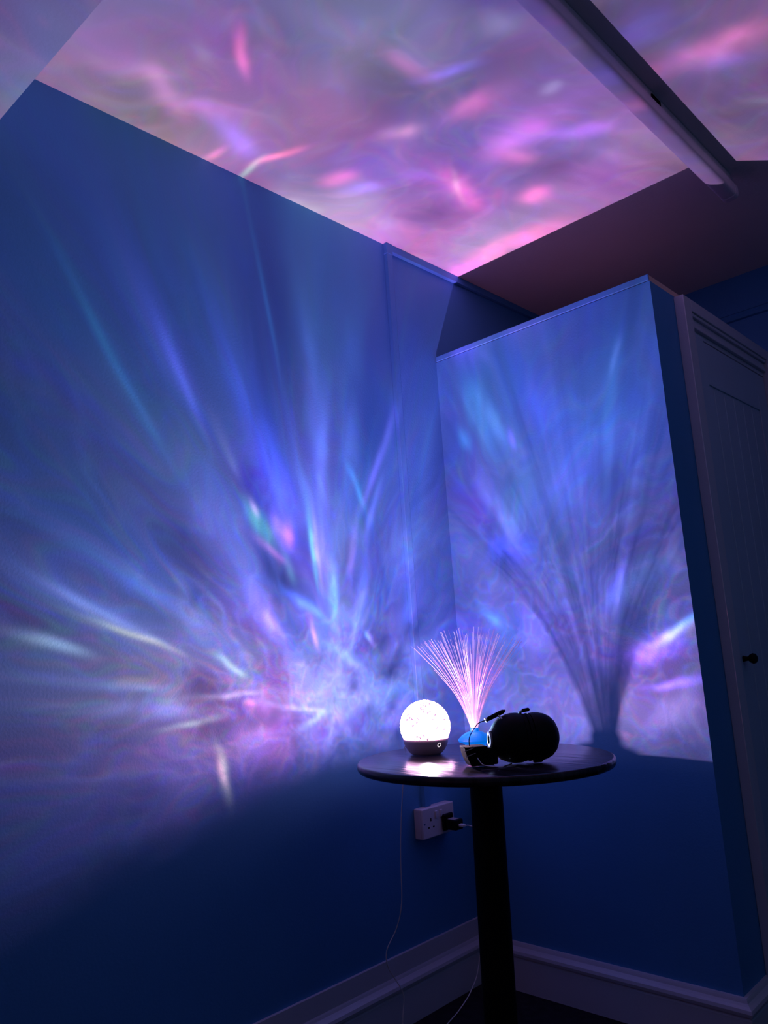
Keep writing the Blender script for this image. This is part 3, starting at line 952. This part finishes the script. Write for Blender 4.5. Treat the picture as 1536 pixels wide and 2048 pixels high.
# ---------------------------------------------------------------- ear defenders lying on the table
# local frame: +x along the row of cups (away to the right), z up
ax = math.radians(54)
em_loc = onT(0.6106, -0.6008)
ear = thing('ear_defenders', 'black folded ear defenders lying on the round table beside the fibre lamp', 'ear defenders', em_loc)
ear.rotation_mode = 'QUATERNION'
ear.rotation_quaternion = TILT @ Euler((0, 0, ax)).to_quaternion()
RX = Matrix.Rotation(math.pi / 2, 4, 'Y')
CZ = 0.0565
def cup(name, prof, x, label=None):
    bm = new_bm()
    lathe(bm, prof, 72, Matrix.Translation((x, 0, CZ)) @ RX)
    # cups are a little taller than deep
    bmesh.ops.scale(bm, vec=(1, 0.86, 1), verts=bm.verts[:])
    return obj(name, bm, M['black'], ear, smooth=True)
# left cup: domed outer end towards -x, with a flat bevel
c1 = cup('ear_cup', [(0, -0.053), (0.014, -0.0525), (0.020, -0.0505), (0.034, -0.041), (0.045, -0.030), (0.0515, -0.014), (0.0545, 0.000),
                     (0.0545, 0.012), (0.0535, 0.0195), (0.047, 0.020), (0, 0.020)], 0.0)
c2 = cup('ear_cup', [(0, 0.042), (0.047, 0.042), (0.0520, 0.0422), (0.0530, 0.052), (0.0525, 0.064), (0.0500, 0.076), (0.0445, 0.088), (0.0350, 0.098),
                     (0.0220, 0.105), (0.010, 0.1075), (0, 0.108)], 0.0)
for c, (a, b) in ((c1, (0.0205, 0.0305)), (c2, (0.0312, 0.0415))):
    bm = new_bm()
    mdl = (a + b) / 2
    lathe(bm, [(0.030, a), (0.045, a), (0.0510, a + 0.0006), (0.0525, mdl), (0.0510, b - 0.0006), (0.045, b), (0.030, b)], 64,
          Matrix.Translation((0, 0, CZ)) @ RX)
    bmesh.ops.scale(bm, vec=(1, 0.86, 1), verts=bm.verts[:])
    obj('ear_cushion', bm, M['black_matt'], c, smooth=True)
# grip bars and wires
def bar(name, p0, p1, r, m, parent, cap=True):
    bm = new_bm()
    p0, p1 = Vector(p0), Vector(p1)
    n = 8
    pts = [p0.lerp(p1, i / n) for i in range(n + 1)]
    rr = [r * math.sqrt(max(0.12, 1 - abs(2 * i / n - 1) ** 8)) for i in range(n + 1)]
    tube(bm, pts, rr, 14)
    return obj(name, bm, m, parent, smooth=True)
TOPZ = CZ + 0.056
for sgn, zz in ((1, TOPZ), (-1, None)):
    if sgn == 1:
        s = bar('wire_slider', (-0.060, 0, 0.098), (-0.012, 0, TOPZ + 0.005), 0.0050, M['black'], ear)
        bm = new_bm()
        tube(bm, smooth_path([(-0.060, 0, 0.098), (-0.074, 0, 0.094), (-0.082, 0.0, 0.088), (-0.098, 0, 0.067), (-0.101, 0, 0.050), (-0.098, 0, 0.036)], 6), 0.0011, 8)
        obj('wire_arm', bm, M['dark_metal'], ear, smooth=True)
        bm = new_bm()
        tube(bm, [(-0.0605, 0, 0.0978), (-0.0565, 0, 0.0993)], 0.0054, 12)
        obj('ferrule', bm, M['steel'], s, smooth=True)
        bm = new_bm()
        tube(bm, [(-0.030, -0.004, 0.1065), (-0.024, -0.012, 0.098)], 0.0030, 12)
        obj('pivot_pin', bm, M['steel'], c1, smooth=True)
    else:
        bm = new_bm()
        tube(bm, smooth_path([(-0.092, -0.016, 0.030), (-0.088, -0.026, 0.016), (-0.078, -0.034, 0.006), (-0.050, -0.042, 0.0025), (-0.036, -0.040, 0.0022), (-0.012, -0.020, 0.004)], 6), 0.0013, 8)
        obj('wire_arm', bm, M['steel'], ear, smooth=True)
# end of the second wire pair on the far cup: top clip and lower foot
s = bar('wire_slider', (0.026, 0, TOPZ + 0.0015), (0.046, 0, TOPZ + 0.0045), 0.0042, M['black'], ear)
bm = new_bm(); tube(bm, [(0.020, 0, TOPZ - 0.003), (0.026, 0, TOPZ + 0.001)], 0.0034, 12)
obj('ferrule', bm, M['steel'], s, smooth=True)
s = bar('wire_slider', (0.042, -0.008, 0.0046), (0.066, -0.008, 0.0050), 0.0040, M['black'], ear)
bm = new_bm(); tube(bm, [(0.050, -0.006, 0.004), (0.052, -0.004, 0.012)], 0.0030, 12)
obj('ferrule', bm, M['steel'], s, smooth=True)
# pale ring put in as the lamplit highlight on the near cup end
bm = new_bm()
lathe(bm, [(0.010, -0.0555), (0.0165, -0.0552), (0.0185, -0.0535), (0.0185, -0.0500), (0.010, -0.0500)], 40, Matrix.Translation((0, 0, CZ)) @ RX)
bmesh.ops.scale(bm, vec=(1, 0.86, 1), verts=bm.verts[:])
obj('end_highlight_ring', bm, M['pale_grey'], c1, smooth=True)['label'] = 'pale ring standing for the highlight on the near cup end'
# folded headband
def strap(x0, x1, z0, z1, bow, thick, w):
    """curved padded band, convex towards -x, standing between z0 and z1"""
    bm = new_bm()
    n = 14
    outer, inner = [], []
    for i in range(n + 1):
        t = i / n
        z = z0 + (z1 - z0) * t
        x = x0 + (x1 - x0) * t - bow * math.sin(math.pi * t)
        outer.append((x, z)); inner.append((x + thick, z))
    pts = outer + inner[::-1]
    extrude_profile(bm, pts, -w / 2, w / 2, lambda u, v, s: (u, s, v))
    return bm
hb = obj('headband', strap(-0.118, -0.104, 0.045, 0.004, 0.002, 0.052, 0.046), M['strap'], ear, bevel=0.003, seg=3)
for zc, xs in ((0.0425, -0.1195), (0.031, -0.1170)):
    bm = new_bm()
    pts = [(xs, -0.0235, zc - 0.006), (xs + 0.0225, -0.0240, zc + 0.001)]
    tube(bm, smooth_path(pts, 4), 0.0008, 8)
    obj('seam_piping', bm, M['pale_grey'], hb, smooth=True)['label'] = 'pale piping'
bm = new_bm()
box(bm, -0.070, -0.040, -0.015, 0.015, 0.004, 0.040)
obj('headband_bracket', bm, M['black'], ear, bevel=0.004, seg=3)

# ---------------------------------------------------------------- double socket, plug and cables
sock = thing('double_socket', 'white double wall socket with a black plug in its right outlet', 'socket', (0, -0.2055, 0.471))
SW, SH, SD = 0.149, 0.086, 0.034
bm = new_bm(); box(bm, 0, 0.026, -SW / 2, SW / 2, 0, SH)
obj('back_box', bm, M['plastic_white'], sock, bevel=0.003, seg=3)
bm = new_bm(); box(bm, 0.0262, SD, -SW / 2, SW / 2, 0, SH)
obj('faceplate', bm, M['plastic_white'], sock, bevel=0.003, seg=3)
for yc in (-0.036, 0.036):
    bm = new_bm(); box(bm, SD - 0.001, SD + 0.004, yc + (0.020 if yc < 0 else -0.030), yc + (0.030 if yc < 0 else -0.020), 0.052, 0.073)
    obj('rocker_switch', bm, M['plastic_white'], sock, bevel=0.0015)
bm = new_bm()
for dy, dz, a, b in ((0.0, 0.052, 0.0025, 0.0045), (-0.011, 0.030, 0.0035, 0.0022), (0.011, 0.030, 0.0035, 0.0022)):
    box(bm, SD - 0.0005, SD + 0.0003, -0.036 + dy - a, -0.036 + dy + a, dz - b, dz + b)
obj('pin_holes', bm, M['hole'], sock)
for yy in (-0.0655, 0.0655):
    bm = new_bm()
    lathe(bm, [(0, 0), (0.0032, 0), (0.0030, 0.0007), (0, 0.001)], 20, Matrix.Translation((SD - 0.0003, yy, 0.043)) @ RX)
    obj('fixing_screw', bm, M['steel'], sock, smooth=True)

plug = thing('plug_charger', 'black plug-in charger in the wall socket with a white cable end', 'charger', (SD + 0.0003, -0.170, 0.471))
bm = new_bm(); box(bm, 0, 0.012, -0.024, 0.022, 0.010, 0.058)
obj('plug_head', bm, M['black'], plug, bevel=0.005, seg=3)
bm = new_bm(); box(bm, 0.0122, 0.052, -0.019, 0.018, 0.014, 0.044)
obj('charger_body', bm, M['black'], plug, bevel=0.004, seg=3)
bm = new_bm(); box(bm, 0.016, 0.042, -0.013, 0.012, 0.0436, 0.0446)
obj('rating_label', bm, M['pale_grey'], plug)['label'] = 'pale printed patch'
bm = new_bm(); box(bm, 0.0522, 0.070, -0.0065, 0.0065, 0.024, 0.032)
obj('cable_connector', bm, M['cable'], plug, bevel=0.0015)['label'] = 'white connector'

cb = new_bm()
zfl = 0.0035
path = [(0.262, -0.527, onT(0.262, -0.527).z + 0.012), (0.225, -0.505, onT(0.225, -0.505).z + 0.010), (0.190, -0.488, onT(0.19, -0.488).z + 0.005),
        (0.163, -0.474, 0.770), (0.150, -0.462, 0.745), (0.150, -0.478, 0.668), (0.130, -0.475, 0.56), (0.118, -0.472, 0.47), (0.102, -0.462, 0.358),
        (0.078, -0.462, 0.29), (0.060, -0.488, 0.236), (0.052, -0.478, 0.19), (0.046, -0.450, 0.152), (0.045, -0.418, 0.10), (0.045, -0.425, 0.05),
        (0.055, -0.440, zfl), (0.110, -0.470, zfl), (0.150, -0.420, zfl), (0.110, -0.330, zfl), (0.085, -0.235, zfl + 0.004), (0.075, -0.160, 0.035),
        (0.080, -0.120, 0.10), (0.110, -0.110, 0.30), (0.135, -0.125, 0.42), (0.135, -0.150, 0.485), (0.122, -0.166, 0.4995), (0.106, -0.170, 0.4995)]
tube(cb, smooth_path(path, 8), 0.0014, 8)
cable = obj('usb_cable', cb, M['cable'], smooth=True)
cable['label'] = 'thin white cable hanging from the globe lamp past the skirting to the plug'
cable['category'] = 'cable'

tr = thing('cable_trunking', 'slim blue painted trunking running from the socket up to and along the ceiling', 'trunking', (0, -0.2290, 0.557))
bm = new_bm(); box(bm, 0, 0.016, -0.0135, 0.0135, 0, H - 0.557 - 0.026)
obj('trunking_upright', bm, M['blue'], tr, bevel=0.0012)
bm = new_bm(); box(bm, 0, 0.0175, -0.0150, 0.0150, H - 0.557 - 0.040, H - 0.5572)
obj('trunking_elbow', bm, M['blue'], tr, bevel=0.0012)
bm = new_bm(); box(bm, 0, 0.016, 0.0152, YB + 0.2290, H - 0.557 - 0.026, H - 0.5572)
obj('trunking_ceiling_run', bm, M['blue'], tr, bevel=0.0012)

# ---------------------------------------------------------------- strip light on the ceiling
fl = thing('batten_light', 'switched-off white strip light fixed along the ceiling', 'light fitting', (0.972, -0.5, H))
Y0, Y1 = -0.75, 0.80
bm = new_bm(); box(bm, -0.015, 0.015, Y0, Y1 - 0.012, -0.036, -0.0003)
obj('spine', bm, M['fitting'], fl, bevel=0.002)
bm = new_bm()
pr = [(-0.023, -0.0365)]
for i in range(17):
    a = math.pi * i / 16
    cc = math.cos(a)
    pr.append((-0.024 * math.copysign(abs(cc) ** 0.7, cc), -0.048 - 0.029 * math.sin(a) ** 0.45))
pr.append((0.023, -0.0365))
extrude_profile(bm, pr, Y0, Y1 - 0.014, lambda u, v, s: (u, s, v))
obj('diffuser', bm, M['diffuser'], fl, smooth=True)
bm = new_bm()
pr2 = [(u * 1.04, v * 1.015 if v < -0.04 else v) for u, v in pr]
extrude_profile(bm, pr2, Y1 - 0.0135, Y1 + 0.012, lambda u, v, s: (u, s, v))
obj('end_cap', bm, M['diffuser'], fl, bevel=0.003, seg=3)
bm = new_bm(); lathe(bm, [(0, 0), (0.002, 0), (0.0018, 0.0012), (0, 0.0015)], 16, Matrix.Translation((0.016, Y1 + 0.0125, -0.070)) @ Matrix.Rotation(-math.pi / 2, 4, 'X'))
obj('end_screw', bm, M['steel'], fl, smooth=True)
bm = new_bm(); box(bm, 0.0151, 0.0190, 0.235, 0.285, -0.034, -0.012)
obj('retaining_clip', bm, M['hole'], fl, bevel=0.001)['label'] = 'small black clip'
